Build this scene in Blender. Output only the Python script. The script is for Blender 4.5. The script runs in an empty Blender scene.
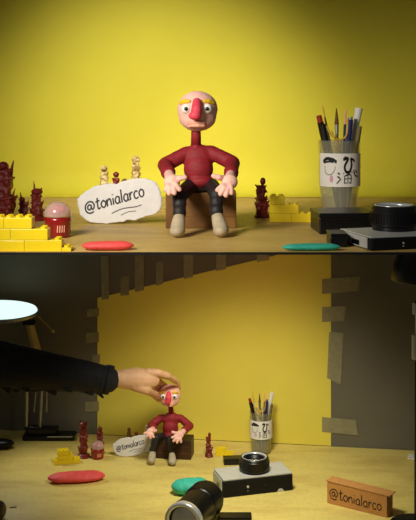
import bpy, bmesh, math, random
from mathutils import Vector, Matrix, Euler
random.seed(7)
C = bpy.context.scene.collection
PI = math.pi

# ------------------------------------------------------------------ camera model
F, YH = 1000.0, 105.0
H = 1.7308
ZU, ZL = 1.546, 0.80
def at(px, py, d): return Vector(((px-208)*d/F, d, H-(py-YH)*d/F))
def up(px, py): return at(px, py, (H-ZU)*F/(py-YH))
def lo(px, py): return at(px, py, (H-ZL)*F/(py-YH))
WD, WS = 2.78, 0.15                      # the lower wall: y = WD - WS*x
def wl(px, py, off=0.0): return at(px, py, (WD-off)/(1+WS*(px-208)/F))

# ------------------------------------------------------------------ materials
def lin(c):
    c = c/255.0
    return c/12.92 if c <= 0.04045 else ((c+0.055)/1.055)**2.4
def rgb(r, g, b): return (lin(r), lin(g), lin(b), 1)
def mat(name, c, rough=.6, var=.12, scale=40, bump=.0, bscale=None, metal=0, spec=.4, trans=None, emit=None, coat=0, sss=0, c2=None):
    m = bpy.data.materials.new(name); m.use_nodes = True
    nt = m.node_tree; N = nt.nodes; L = nt.links
    b = N['Principled BSDF']
    base = rgb(*c)
    tc = N.new('ShaderNodeTexCoord')
    no = N.new('ShaderNodeTexNoise'); no.inputs['Scale'].default_value = scale; no.inputs['Detail'].default_value = 5
    L.new(tc.outputs['Object'], no.inputs['Vector'])
    ramp = N.new('ShaderNodeValToRGB')
    lo_ = rgb(*c2) if c2 else tuple(v*(1-var) for v in base[:3])+(1,)
    hi_ = base if c2 else tuple(min(1, v*(1+var)) for v in base[:3])+(1,)
    ramp.color_ramp.elements[0].position = .35; ramp.color_ramp.elements[0].color = lo_
    ramp.color_ramp.elements[1].position = .65; ramp.color_ramp.elements[1].color = hi_
    L.new(no.outputs['Fac'], ramp.inputs['Fac']); L.new(ramp.outputs['Color'], b.inputs['Base Color'])
    b.inputs['Roughness'].default_value = rough; b.inputs['Metallic'].default_value = metal
    b.inputs['Specular IOR Level'].default_value = spec
    b.inputs['Coat Weight'].default_value = coat
    if sss:
        b.inputs['Subsurface Weight'].default_value = sss; b.inputs['Subsurface Scale'].default_value = .004
        b.inputs['Subsurface Radius'].default_value = (1, .4, .25)
    if bump:
        n2 = N.new('ShaderNodeTexNoise'); n2.inputs['Scale'].default_value = bscale or scale*3; n2.inputs['Detail'].default_value = 4
        L.new(tc.outputs['Object'], n2.inputs['Vector'])
        bp = N.new('ShaderNodeBump'); bp.inputs['Strength'].default_value = bump; bp.inputs['Distance'].default_value = .002
        L.new(n2.outputs['Fac'], bp.inputs['Height']); L.new(bp.outputs['Normal'], b.inputs['Normal'])
    if emit:
        b.inputs['Emission Color'].default_value = rgb(*emit[0]); b.inputs['Emission Strength'].default_value = emit[1]
    if trans is not None:
        out = N['Material Output']
        t = N.new('ShaderNodeBsdfTransparent'); t.inputs['Color'].default_value = trans[1]
        mx = N.new('ShaderNodeMixShader'); mx.inputs['Fac'].default_value = trans[0]
        L.new(b.outputs['BSDF'], mx.inputs[1]); L.new(t.outputs['BSDF'], mx.inputs[2]); L.new(mx.outputs['Shader'], out.inputs['Surface'])
    return m

def table_mat(name, c, c2, c3):
    m = bpy.data.materials.new(name); m.use_nodes = True
    nt = m.node_tree; N = nt.nodes; L = nt.links; b = N['Principled BSDF']
    tc = N.new('ShaderNodeTexCoord')
    mp = N.new('ShaderNodeMapping'); mp.inputs['Scale'].default_value = (2.2, 7, 1)
    L.new(tc.outputs['Object'], mp.inputs['Vector'])
    n1 = N.new('ShaderNodeTexNoise'); n1.inputs['Scale'].default_value = 2.4; n1.inputs['Detail'].default_value = 6; n1.inputs['Roughness'].default_value = .6
    L.new(mp.outputs['Vector'], n1.inputs['Vector'])
    r = N.new('ShaderNodeValToRGB'); e = r.color_ramp.elements
    e[0].position = .3; e[0].color = rgb(*c2); e[1].position = .55; e[1].color = rgb(*c)
    L.new(n1.outputs['Fac'], r.inputs['Fac'])
    n2 = N.new('ShaderNodeTexNoise'); n2.inputs['Scale'].default_value = 90; n2.inputs['Detail'].default_value = 3
    L.new(tc.outputs['Object'], n2.inputs['Vector'])
    r2 = N.new('ShaderNodeValToRGB'); r2.color_ramp.elements[0].position = .3; r2.color_ramp.elements[1].position = .5
    r2.color_ramp.elements[0].color = (0.90,)*3+(1,); r2.color_ramp.elements[1].color = (1, 1, 1, 1)
    L.new(n2.outputs['Fac'], r2.inputs['Fac'])
    mx = N.new('ShaderNodeMix'); mx.data_type = 'RGBA'; mx.blend_type = 'MULTIPLY'; mx.inputs['Factor'].default_value = 1
    L.new(r.outputs['Color'], mx.inputs['A']); L.new(r2.outputs['Color'], mx.inputs['B'])
    L.new(mx.outputs['Result'], b.inputs['Base Color'])
    b.inputs['Roughness'].default_value = .5; b.inputs['Specular IOR Level'].default_value = .35
    return m

M = dict(
    paper_up=mat('yellow_backdrop_paper', (226, 212, 56), .75, .03, 6, .05, 300),
    paper_lo=mat('yellow_sheet', (228, 210, 78), .75, .03, 6, .05, 300),
    table_up=table_mat('worn_tan_tabletop', (204, 170, 96), (176, 142, 76), None),
    table_lo=table_mat('yellowish_tabletop', (218, 196, 108), (196, 168, 88), None),
    edge=mat('black_edge', (10, 8, 6), .8, .1),
    wall=mat('grey_wall', (110, 103, 84), .85, .05, 8, .08, 200),
    tape=mat('masking_tape', (168, 160, 120), .6, .08, 80, trans=(.45, (1, 1, 1, 1))),
    skin_pink=mat('pale_pink_clay', (246, 190, 172), .6, .06, 120, .25, 250, sss=.1),
    nose=mat('red_pink_clay', (228, 72, 88), .6, .08, 150, .2, 250),
    brow=mat('yellow_clay', (236, 190, 30), .6, .06, 150, .2),
    eye=mat('white_eye', (245, 242, 235), .25, .01, 50, coat=.3),
    pupil=mat('dark_green_pupil', (18, 26, 14), .2, .1, 50, coat=.5),
    lip=mat('peach_lip_clay', (242, 172, 142), .6, .06, 100, .15),
    sweater=mat('maroon_clay', (142, 28, 36), .65, .12, 120, .35, 350),
    trousers=mat('charcoal_clay', (34, 28, 28), .6, .15, 100, .3, 250),
    shoe=mat('beige_clay', (176, 160, 130), .6, .1, 100, .2, 250),
    seat=mat('brown_wood_block', (134, 92, 40), .5, .25, 30, .1, c2=(104, 68, 30)),
    seat_dk=mat('dark_brown_block', (66, 36, 20), .5, .25, 30, .1, c2=(44, 24, 14)),
    torn=mat('torn_white_paper', (226, 222, 216), .85, .04, 60, .3, 200),
    ink=mat('grey_marker_ink', (58, 56, 58), .8, .1, 60),
    ink_bk=mat('black_ink', (16, 14, 14), .7, .1, 60),
    red_res=mat('dark_red_wax', (112, 26, 20), .45, .25, 100, .4, 200, spec=.5),
    ivory=mat('ivory_wax', (220, 196, 130), .4, .2, 100, .3, 200, c2=(120, 80, 36)),
    brickm=mat('yellow_plastic', (238, 206, 20), .35, .03, 60, spec=.5, coat=.1),
    jar=mat('red_translucent_plastic', (150, 18, 20), .25, .15, 60, spec=.6, trans=(.15, (1, .3, .25, 1)), coat=.3),
    dome=mat('clear_pinkish_dome', (225, 190, 180), .1, .05, 30, spec=.8, trans=(.5, (1, .9, .88, 1)), coat=.6),
    candy=mat('pink_sweet', (214, 70, 80), .4, .1, 60),
    glass=mat('clear_cup_plastic', (190, 186, 160), .12, .03, 30, spec=.7, trans=(.72, (.97, .97, .93, 1)), coat=.4),
    white=mat('white_label', (228, 222, 210), .6, .03, 40),
    blackp=mat('black_plastic', (13, 12, 13), .34, .15, 80, spec=.4),
    leather=mat('black_leatherette', (14, 13, 13), .6, .2, 300, .4, 600, spec=.25),
    silver=mat('satin_silver', (192, 190, 182), .42, .04, 200, metal=.15, spec=.6),
    chrome=mat('chrome', (232, 232, 228), .25, .03, 60, metal=.55),
    lensg=mat('dark_lens_glass', (14, 10, 22), .06, .2, 10, spec=1, coat=1),
    teal=mat('teal_clay', (52, 172, 146), .6, .12, 60, .4, 120),
    pink=mat('coral_clay', (226, 78, 74), .6, .1, 60, .4, 120),
    card=mat('brown_cardboard', (190, 134, 70), .8, .06, 60, .15),
    brass=mat('pale_brass_arm', (196, 168, 92), .4, .1, 60, metal=.3),
    steel=mat('grey_steel', (170, 168, 160), .35, .1, 60, metal=.8),
    glow=mat('glowing_diffuser', (240, 250, 245), .5, .0, 20, emit=((222, 250, 242), 1.1)),
    cloth=mat('black_sleeve_cloth', (22, 21, 25), .8, .25, 40, .6, 260),
    hand=mat('human_skin', (222, 172, 128), .55, .08, 60, .2, 300, sss=.1),
    nail=mat('finger_nail', (226, 176, 150), .35, .03, 60),
    navy=mat('navy_plastic', (36, 40, 92), .35, .1), wood=mat('yellow_wood', (212, 168, 60), .5, .12, 60),
    bristle=mat('brown_bristle', (110, 72, 30), .7, .2, 200), redp=mat('red_plastic', (150, 40, 30), .4, .1),
    olive=mat('olive_plastic', (110, 100, 50), .5, .1), stamp=mat('pink_stamp_ink', (210, 150, 176), .7, .1),
    grease=mat('brown_mark', (110, 90, 50), .8, .1),
)

# ------------------------------------------------------------------ object helpers
def prop(o, label=None, cat=None, group=None, kind=None):
    if label: o['label'] = label
    if cat: o['category'] = cat
    if group: o['group'] = group
    if kind: o['kind'] = kind
    return o
def thing(name, loc, label, cat, group=None, rz=0):
    o = bpy.data.objects.new(name, None); C.objects.link(o); o.location = loc; o.rotation_euler = (0, 0, rz)
    o.empty_display_size = .01
    return prop(o, label, cat, group)
def obj(name, bm, m, parent=None, loc=None, smooth=False, bevel=0, rz=None, label=None):
    bmesh.ops.recalc_face_normals(bm, faces=bm.faces)
    me = bpy.data.meshes.new(name); bm.to_mesh(me); bm.free()
    if smooth: me.shade_smooth()
    o = bpy.data.objects.new(name, me); C.objects.link(o); me.materials.append(m)
    if parent: o.parent = parent
    if loc is not None: o.location = loc
    if rz is not None: o.rotation_euler = (0, 0, rz)
    if bevel:
        b = o.modifiers.new('b', 'BEVEL'); b.width = bevel; b.segments = 2; b.limit_method = 'ANGLE'; bake(o)
    if label: o['label'] = label
    return o
def bake(o):
    dg = bpy.context.evaluated_depsgraph_get(); dg.update()
    me = bpy.data.meshes.new_from_object(o.evaluated_get(dg)); o.modifiers.clear(); o.data = me
def box(bm, c, s, R=None):
    mt = Matrix.Translation(c) @ (R.to_4x4() if R else Matrix()) @ Matrix.Diagonal((s[0], s[1], s[2], 1))
    bmesh.ops.create_cube(bm, size=1, matrix=mt)
def ell(bm, c, r, R=None, sub=3):
    if not hasattr(r, '__len__'): r = (r, r, r)
    mt = Matrix.Translation(c) @ (R.to_4x4() if R else Matrix()) @ Matrix.Diagonal((r[0], r[1], r[2], 1))
    bmesh.ops.create_icosphere(bm, subdivisions=sub, radius=1, matrix=mt)
def align(p0, p1):
    return (Vector(p1)-Vector(p0)).to_track_quat('Z', 'Y').to_matrix()
def cyl(bm, p0, p1, r0, r1=None, seg=20):
    p0, p1 = Vector(p0), Vector(p1); r1 = r0 if r1 is None else r1
    mt = Matrix.Translation((p0+p1)/2) @ align(p0, p1).to_4x4()
    bmesh.ops.create_cone(bm, cap_ends=True, segments=seg, radius1=r0, radius2=r1, depth=(p1-p0).length, matrix=mt)
def cap(bm, p0, p1, r0, r1):
    cyl(bm, p0, p1, r0, r1, 16); ell(bm, Vector(p0), r0, sub=2); ell(bm, Vector(p1), r1, sub=2)
def chain(bm, pts):                         # [(point, radius), ...]
    for (a, ra), (b, rb) in zip(pts, pts[1:]): cap(bm, a, b, ra, rb)
def lathe(bm, prof, seg=40, M4=None, loop=False):
    rings = []
    for r, z in prof:
        rings.append([bm.verts.new(Vector((r*math.cos(2*PI*k/seg), r*math.sin(2*PI*k/seg), z))) for k in range(seg)])
    for a, b in zip(rings, rings[1:]):
        for k in range(seg): bm.faces.new((a[k], a[(k+1) % seg], b[(k+1) % seg], b[k]))
    if loop:
        for k in range(seg): bm.faces.new((rings[-1][k], rings[-1][(k+1) % seg], rings[0][(k+1) % seg], rings[0][k]))
    if prof[0][0] > 1e-6 and not loop: bm.faces.new(rings[0])
    if prof[-1][0] > 1e-6 and not loop: bm.faces.new(rings[-1])
    bmesh.ops.remove_doubles(bm, verts=bm.verts, dist=1e-7)
    if M4 is not None: bmesh.ops.transform(bm, matrix=M4, verts=bm.verts)
def blob(name, fill, m, parent=None, vox=.0015, smooth=6, loc=None, label=None):
    bm = bmesh.new(); fill(bm)
    o = obj(name, bm, m, parent, loc, label=label)
    r = o.modifiers.new('r', 'REMESH'); r.mode = 'VOXEL'; r.voxel_size = vox; r.use_smooth_shade = True
    s = o.modifiers.new('s', 'SMOOTH'); s.factor = .5; s.iterations = smooth
    bake(o); return o
def smooth_path(pts, n=6):
    P = [Vector(p) for p in pts]
    if len(P) < 3: return P
    out = []
    for i in range(len(P)-1):
        p0 = P[i-1] if i else P[0]; p1 = P[i]; p2 = P[i+1]; p3 = P[i+2] if i+2 < len(P) else P[-1]
        for k in range(n):
            t = k/n
            out.append(.5*((2*p1)+(p2-p0)*t+(2*p0-5*p1+4*p2-p3)*t*t+(3*p1-p0-3*p2+p3)*t**3))
    out.append(P[-1]); return out
def stroke(bm, pts, w, f, t=.0004, taper=False):
    """a flat inked line: pts in the surface's own (u, v); f(u, v, n) gives the point"""
    P = smooth_path([(p[0], p[1], 0) for p in pts])
    n = len(P); q = []
    for i, p in enumerate(P):
        a = P[max(0, i-1)]; b = P[min(n-1, i+1)]; d = (b-a)
        d = d.normalized() if d.length > 1e-9 else Vector((1, 0, 0))
        s = Vector((-d.y, d.x, 0))
        ww = w/2*(1.0 if not taper else .35+.9*math.sin(PI*min(1, (i+.5)/n))**.7)
        L_, R_ = p+s*ww, p-s*ww
        q.append([bm.verts.new(f(L_.x, L_.y, 0)), bm.verts.new(f(R_.x, R_.y, 0)), bm.verts.new(f(R_.x, R_.y, t)), bm.verts.new(f(L_.x, L_.y, t))])
    for a, b in zip(q, q[1:]):
        for k in range(4): bm.faces.new((a[k], a[(k+1) % 4], b[(k+1) % 4], b[k]))
    bm.faces.new(q[0]); bm.faces.new(q[-1])
def tube(bm, pts, r, seg=10):
    P = smooth_path(pts)
    for a, b in zip(P, P[1:]): cyl(bm, a, b, r, r, seg)
G = {
 '@': (1.75, [[(1.0,.8),(.72,.98),(.45,.72),(.47,.35),(.72,.22),(.95,.45),(1.02,.85),(1.0,.4),(1.18,.18),(1.42,.4),(1.48,.9),(1.15,1.35),(.6,1.4),(.15,1.0),(.05,.4),(.3,-.12),(.8,-.32),(1.3,-.2)]]),
 't': (.8, [[(.35,1.65),(.3,.2),(.48,0),(.7,.15)], [(0,1.08),(.7,1.2)]]),
 'o': (.95, [[(.45,1),(.12,.75),(.1,.3),(.42,0),(.75,.25),(.76,.75),(.45,1),(.4,.98)]]),
 'n': (.95, [[(.05,1),(.1,0)], [(.1,.6),(.4,1),(.66,.8),(.72,0)]]),
 'i': (.4, [[(.12,.95),(.14,0)], [(.12,1.38),(.16,1.5)]]),
 'a': (.98, [[(.7,.85),(.4,1),(.1,.7),(.1,.25),(.4,0),(.68,.3),(.72,.95),(.72,.2),(.88,0)]]),
 'l': (.4, [[(.14,1.8),(.12,0)]]),
 'r': (.65, [[(.05,1),(.1,0)], [(.1,.55),(.3,.95),(.58,.95)]]),
 'c': (.85, [[(.7,.85),(.4,1),(.1,.6),(.2,.1),(.5,0),(.75,.15)]]),
}
def write(bm, text, f, h, w, curve=lambda x: 0, grow=0.0, t=.0004):
    x = 0; tot = sum(G[c][0] for c in text)
    for c in text:
        adv, ss = G[c]; k = 1+grow*(x/tot)
        for s in ss:
            stroke(bm, [((x+px_)*h, curve(x/tot)*h+py_*h*k) for px_, py_ in s], w, f, t)
        x += adv
    return tot*h

# ------------------------------------------------------------------ the two tabletops and backdrops
def slab(name, x0, x1, y0, y1, z, th, m, label, cat, kind=None):
    bm = bmesh.new(); box(bm, ((x0+x1)/2, (y0+y1)/2, z-th/2), (x1-x0, y1-y0, th)); return prop(obj(name, bm, m), label, cat, None, kind)
YF = (H-ZU)*F/(252.3-YH)
t = thing('tabletop', (0, YF, ZU), 'thin tan tabletop under the large seated clay figure, in the upper scene', 'table')
bm = bmesh.new(); box(bm, (0, .45, -.0012), (2.4, .898, .0024)); obj('top_board', bm, M['table_up'], t)
bm = bmesh.new(); box(bm, (0, -.0005, -.0013), (2.4, .003, .0028)); obj('edge_strip', bm, M['edge'], t, label='black front edge strip')
for sx in (-1, 1):
    for yy in (.04, .45):
        bm = bmesh.new(); box(bm, (sx*1.16, yy, -.0024-(ZU-.0024)/2), (.04, .04, ZU-.0024)); obj('leg', bm, M['edge'], t)
t = thing('tabletop', (0, 2.4, ZL), 'yellowish worn tabletop under the small clay figure and the reaching arm, in the lower scene', 'table')
bm = bmesh.new()
q = [(-1.35, -.45), (1.35, -.45), (1.35, WD-WS*1.35-2.4-.003), (-1.35, WD+WS*1.35-2.4-.003)]
tv = [bm.verts.new((x, y, z)) for z in (0, -.025) for x, y in q]
for f in ((0, 1, 2, 3), (7, 6, 5, 4), (0, 1, 5, 4), (1, 2, 6, 5), (2, 3, 7, 6), (3, 0, 4, 7)): bm.faces.new([tv[i] for i in f])
obj('top_board', bm, M['table_lo'], t)
for sx in (-1, 1):
    for yy in (-.40, .10):
        bm = bmesh.new(); box(bm, (sx*1.3, yy, -.025-(ZL-.025)/2), (.05, .05, ZL-.025)); obj('leg', bm, M['edge'], t)
bm = bmesh.new(); box(bm, (0, 2.0, -.02), (3.2, 3.0, .04)); prop(obj('floor', bm, M['wall']), 'dark grey floor far below both tabletops', 'floor', kind='structure')
YB = (H-ZU)*F/(194-YH)
# upper backdrop: paper sheet with a small curl where it meets the table
bm = bmesh.new(); prof = []
R_ = .05
for k in range(9):
    a = k/8*PI/2; prof.append((YB-R_+R_*math.sin(a)-.0, ZU+.0006+R_-R_*math.cos(a)))
prof = [(YB-R_-.03, ZU+.0006)]+prof+[(YB, ZU+.75)]
va = [[bm.verts.new((x, y, z)) for (y, z) in prof] for x in (-1.2, 1.2)]
vb = [[bm.verts.new((x, y+.0005, z-.0004)) for (y, z) in prof] for x in (-1.2, 1.2)]
for i in range(len(prof)-1):
    bm.faces.new((va[0][i], va[0][i+1], va[1][i+1], va[1][i])); bm.faces.new((vb[0][i], vb[0][i+1], vb[1][i+1], vb[1][i]))
prop(obj('paper_backdrop', bm, M['paper_up'], smooth=True), 'bright yellow paper backdrop filling the upper scene behind the large figure', 'backdrop')
# lower wall
bm = bmesh.new()
def wp(x, z, off=0): return Vector((x, WD-WS*x-off, z))
vs = [bm.verts.new(wp(x, z, o)) for o in (0, -.04) for (x, z) in ((-1.4, .5), (1.4, .5), (1.4, 1.85), (-1.4, 1.85))]
for f in ((0, 1, 2, 3), (4, 5, 6, 7), (0, 1, 5, 4), (1, 2, 6, 5), (2, 3, 7, 6), (3, 0, 4, 7)): bm.faces.new([vs[i] for i in f])
prop(obj('wall_back', bm, M['wall']), 'dark grey wall behind the lower table', 'wall', kind='structure')
def sheet(name, pts, off, th, m):
    """a thin flat sheet lying on the lower wall, its outline in wall points"""
    bm = bmesh.new()
    a = [bm.verts.new(wl(x, y, off+th)) for x, y in pts]; b = [bm.verts.new(wl(x, y, off)) for x, y in pts]
    bm.faces.new(a); bm.faces.new(b[::-1]); n = len(pts)
    for i in range(n): bm.faces.new((a[i], a[(i+1) % n], b[(i+1) % n], b[i]))
    return obj(name, bm, m)
zb = lambda px: YH+(H-ZL-.001)*F*(1+WS*(px-208)/F)/(WD-.002)
prop(sheet('paper_backdrop', [(97.5, 298), (331, 242), (331, zb(331)), (97.5, zb(97.5))], .001, .0012, M['paper_lo']),
     'yellow paper sheet taped to the grey wall behind the small figure', 'backdrop')
T = [([(322,279),(360,276),(358,291),(322,294)], 'widest tape strip high on the right edge of the lower yellow sheet, topmost there'),
     ([(322,307),(346,306),(344,321),(322,322)], 'short tape strip on the right edge of the lower yellow sheet, second from top'),
     ([(329,332),(343.5,333),(341,385),(327,378)], 'long vertical tape strip along the right edge of the lower yellow sheet'),
     ([(322,417),(356,420),(358,435.5),(322,432)], 'tape strip low on the right edge of the lower yellow sheet, above the tabletop'),
     ([(87,309),(99,308),(99,316),(87,317)], 'topmost tape tab on the left edge of the lower yellow sheet'),
     ([(86,333),(99,332),(99,342),(86,343)], 'tape tab on the left edge of the lower yellow sheet, second from top'),
     ([(92,355),(100,354),(100,363),(92,364)], 'tape tab on the left edge of the lower yellow sheet just above the black sleeve'),
     ([(85,402),(99,401),(99,411),(85,412)], 'tape tab on the left edge of the lower yellow sheet below the black sleeve'),
     ([(101,256),(108.5,256),(109,299),(101.5,300)], 'long vertical tape at the top left corner of the lower yellow sheet'),
     ([(120.5,277),(129,276),(129,295),(120.5,296)], 'short vertical tape on the sloping top edge, second from the left'),
     ([(134.5,252),(144,250),(144,290),(135,292)], 'tall vertical tape on the sloping top edge, third from the left'),
     ([(156,262),(163,261),(163,284),(156,286)], 'narrow vertical tape on the sloping top edge, fourth from the left'),
     ([(183,250),(193,249),(193,277),(184,279)], 'vertical tape on the sloping top edge above the hand'),
     ([(216,247),(226,246),(226,269),(216,271)], 'vertical tape on the sloping top edge right of centre'),
     ([(257,243),(269,242),(269,260),(257,262)], 'rightmost vertical tape on the sloping top edge of the lower sheet')]
for i, (pts, lab) in enumerate(T):
    prop(sheet('tape_strip', pts, .0026+.0002*(i % 3), .0003, M['tape']), lab, 'tape', 'tape strips holding the yellow sheet')

# ------------------------------------------------------------------ clay figure
def clay_figure(root_loc, label, J, k):
    """J: joints in world points; k scales the thicknesses"""
    t = thing('clay_figure', root_loc, label, 'figure'); o0 = Vector(root_loc)
    j = {n: [q-o0 for q in v] if isinstance(v, list) else v-o0 for n, v in J.items()}
    def sw(bm):
        ell(bm, j['chest'], (.0245*k, .016*k, .0215*k)); ell(bm, j['belly'], (.0225*k, .018*k, .024*k))
        cap(bm, j['sh'][0], j['sh'][1], .0105*k, .0105*k)
        ell(bm, j['hem'], (.0215*k, .019*k, .011*k))
        for i in (0, 1):
            chain(bm, [(j['sh'][i], .0108*k), (j['elbow'][i], .0115*k), (j['wrist'][i], .0092*k)])
            cap(bm, j['wrist'][i]*.85+j['elbow'][i]*.15, j['wrist'][i], .0112*k, .0108*k)
    blob('sweater', sw, M['sweater'], t, .0014, 6)
    bm = bmesh.new(); cyl(bm, j['neck'][0], j['neck'][1], .0078*k, .0070*k, 20); cap(bm, j['neck'][0]-Vector((0, 0, .002)), j['neck'][0], .0098*k, .0085*k)
    obj('neck', bm, M['sweater'], t, smooth=True)
    def tr(bm):
        ell(bm, j['pelvis'], (.0235*k, .018*k, .0125*k))
        for i in (0, 1):
            chain(bm, [(j['hip'][i], .0115*k), (j['knee'][i], .0108*k), (j['ankle'][i], .0085*k)])
            cap(bm, j['ankle'][i]+Vector((0, 0, .004)), j['ankle'][i], .0098*k, .0098*k)
            ell(bm, j['knee'][i]*.5+j['ankle'][i]*.5+Vector((0, 0, .002)), .0102*k)
    blob('trousers', tr, M['trousers'], t, .0013, 4)
    for i in (0, 1):
        def sh(bm):
            a, b = j['ankle'][i], j['toe'][i]
            chain(bm, [(a-Vector((0, 0, .001)), .0076*k), (a*.5+b*.5, .0098*k), (b+Vector((0, .003*k, .002*k)), .0108*k)])
            ell(bm, b+Vector((0, .002*k, .0005)), (.0112*k, .0145*k, .0092*k))
        s = blob('shoe', sh, M['shoe'], t, .0012, 3)
    # head
    hc = j['head']; yaw = J_yaw.get(label, 0); Rz = Matrix.Rotation(yaw, 3, 'Z'); hr = .0306*k*(1.04 if k < 1 else 1)
    hd = blob('head', lambda bm: (ell(bm, hc+Vector((0, 0, .0035*k)), (hr, hr*.92, hr*.90)), ell(bm, hc-Vector((0, 0, .008*k)), (hr*.93, hr*.85, hr*.72))), M['skin_pink'], t, .0014, 6)
    def on(x, z, off=0):                         # a point on the face
        x *= hr; z *= hr; v = Vector((x, -hr*.92*math.sqrt(max(.05, 1-(x/hr)**2-((z-.003*k)/hr)**2))-off*k, z)); return hc+Rz@v
    for s in (-1, 1):
        e = on(.50*s-.03, .14, -.0030); bm = bmesh.new(); ell(bm, e, .0078*k); eo = obj('eye', bm, M['eye'], hd, smooth=True)
        d = Rz@Vector((.12*s*.3, -1, -.03)).normalized()
        bm = bmesh.new(); ell(bm, e+d*.0066*k, (.0032*k,)*3, sub=2); obj('pupil', bm, M['pupil'], eo, smooth=True)
        def br(bm, s=s):
            pts = [(on(s*.36-.03, .50, .0012), .0026*k), (on(s*.56-.03, .51, .0012), .0037*k), (on(s*.78-.02, .42, .0008), .0030*k)]
            chain(bm, pts)
        blob('eyebrow', br, M['brow'], hd, .0008, 3)
    def ns(bm):
        a = on(-.02, .46, .003); b = on(-.03, .12, .009); c = on(-.06, -.16, .009)
        chain(bm, [(a, .0066*k), (b, .0080*k), (c, .0080*k)]); ell(bm, c+Rz@Vector((-.0018, -.001, -.001))*k, (.0094*k, .0072*k, .0064*k))
    blob('nose', ns, M['nose'], hd, .0009, 4)
    def mo(bm):
        P = [(on(-.42, -.56, 0), .0022*k), (on(-.2, -.52, .0018), .0032*k), (on(.05, -.52, .0022), .0034*k), (on(.3, -.53, .0014), .0030*k), (on(.48, -.62, 0), .002*k)]
        chain(bm, P)
        chain(bm, [(q-Vector((0, 0, .0048*k)), r*.8) for q, r in P[:4]])
    blob('mouth', mo, M['lip'], hd, .0008, 2)
    # hands
    for i in (0, 1):
        w = j['wrist'][i]; pm = j['palm'][i]
        def hnd(bm):
            chain(bm, [(w, .0070*k), (pm, .0094*k)]); ell(bm, pm, (.0118*k, .0088*k, .0112*k))
            for tip in j['fing'+str(i)]:
                mid = pm*.42+tip*.58+Vector((0, -.0035*k, .001*k))
                base = pm*.72+tip*.28
                chain(bm, [(base, .0046*k), (mid, .0042*k), (tip, .0035*k)])
            th = j['thumb'][i]; chain(bm, [(pm*.7+w*.3, .005*k), (pm*.35+th*.65+Vector((0, -.002, .001)), .0042*k), (th, .0036*k)])
        blob('hand', hnd, M['skin_pink'], t, .0009, 3)
    return t
J_yaw = {}
LU = 'large bald clay figure in a maroon sweater seated on the brown block, upper scene'
J = dict(
    chest=at(198, 158, 1.51), belly=at(198.5, 169, 1.505), hem=at(200, 181, 1.503), pelvis=at(201, 184.5, 1.51),
    sh=[at(187, 153, 1.51), at(210.5, 152, 1.51)], elbow=[at(165, 165, 1.50), at(232.5, 163, 1.50)],
    wrist=[at(168.5, 173, 1.455), at(231, 173.5, 1.455)], palm=[at(172, 182, 1.415), at(229.5, 182, 1.415)],
    fing0=[at(165.5, 190, 1.405), at(169, 193.5, 1.402), at(174.5, 193, 1.402), at(179.5, 189.5, 1.405)], fing1=[at(217.5, 190, 1.405), at(220.5, 194, 1.402), at(226, 195.5, 1.402), at(231.5, 193, 1.404)],
    thumb=[at(185, 177.5, 1.41), at(213.5, 176, 1.41)],
    neck=[at(196, 147, 1.508), at(196, 124, 1.505)], head=at(197.5, 111.5, 1.50),
    hip=[at(190, 186, 1.50), at(212, 186, 1.50)], knee=[at(179.5, 196, 1.43), at(216.5, 194, 1.43)],
    ankle=[at(179.5, 214, 1.415), at(216.5, 213, 1.415)], toe=[at(177.5, 231.3, 1.395), at(221, 230.8, 1.395)])
root = at(199, 237, 1.40); root.z = ZU
clay_figure(root, LU, J, 1.0)
LL = 'small clay figure in a maroon sweater whose head is pinched by a hand'
J_yaw[LL] = .0
J = dict(
    chest=at(171, 419.5, 2.665), belly=at(170.5, 428, 2.66), hem=at(170.5, 434.5, 2.655), pelvis=at(170, 436, 2.655),
    sh=[at(160.5, 418, 2.665), at(180.5, 418, 2.665)], elbow=[at(151.5, 425.5, 2.655), at(189.8, 426, 2.65)],
    wrist=[at(153.5, 428.5, 2.61), at(184.5, 430.5, 2.61)], palm=[at(150.5, 432, 2.58), at(179.5, 435, 2.58)],
    fing0=[at(144.5, 433.5, 2.57), at(146.8, 436.5, 2.568), at(150.2, 438, 2.568), at(153.5, 437, 2.57)], fing1=[at(172, 437.5, 2.57), at(173.5, 441, 2.568), at(177, 442.5, 2.567), at(181, 442, 2.57)],
    thumb=[at(156, 430.5, 2.575), at(172.5, 432, 2.575)],
    neck=[at(171.3, 414, 2.663), at(170.2, 402, 2.655)], head=at(169.5, 395.6, 2.65),
    hip=[at(163, 436.5, 2.65), at(177, 436.5, 2.65)], knee=[at(156, 438, 2.60), at(169.5, 440, 2.60)],
    ankle=[at(152.8, 450.5, 2.60), at(171.8, 452, 2.60)], toe=[at(151.8, 460.3, 2.585), at(172.5, 462, 2.58)])
root = at(163, 464, 2.59); root.z = ZL
clay_figure(root, LL, J, .94)

# ------------------------------------------------------------------ seat blocks
def block(loc, s, m, label, rz=0):
    t = thing('wooden_block', loc, label, 'block', rz=rz)
    bm = bmesh.new(); box(bm, (0, 0, s[2]/2), s); obj('block_body', bm, m, t, bevel=.0015)
    bm = bmesh.new()
    for z in (.33, .66): box(bm, (0, -s[1]/2-.0002, s[2]*z), (s[0]*.94, .0006, .0007))
    obj('grain_line', bm, M['bristle'], t)
b0 = up(201, 228.5); block(b0+Vector((0, .031, 0)), (.106, .06, .0535), M['seat'], 'brown wooden block used as a seat by the large figure')
b0 = lo(172, 459.5); block(b0+Vector((.002, .029, 0)), (.104, .054, .050), M['seat_dk'], 'dark brown block used as a seat by the small figure', rz=-.14)

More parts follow.
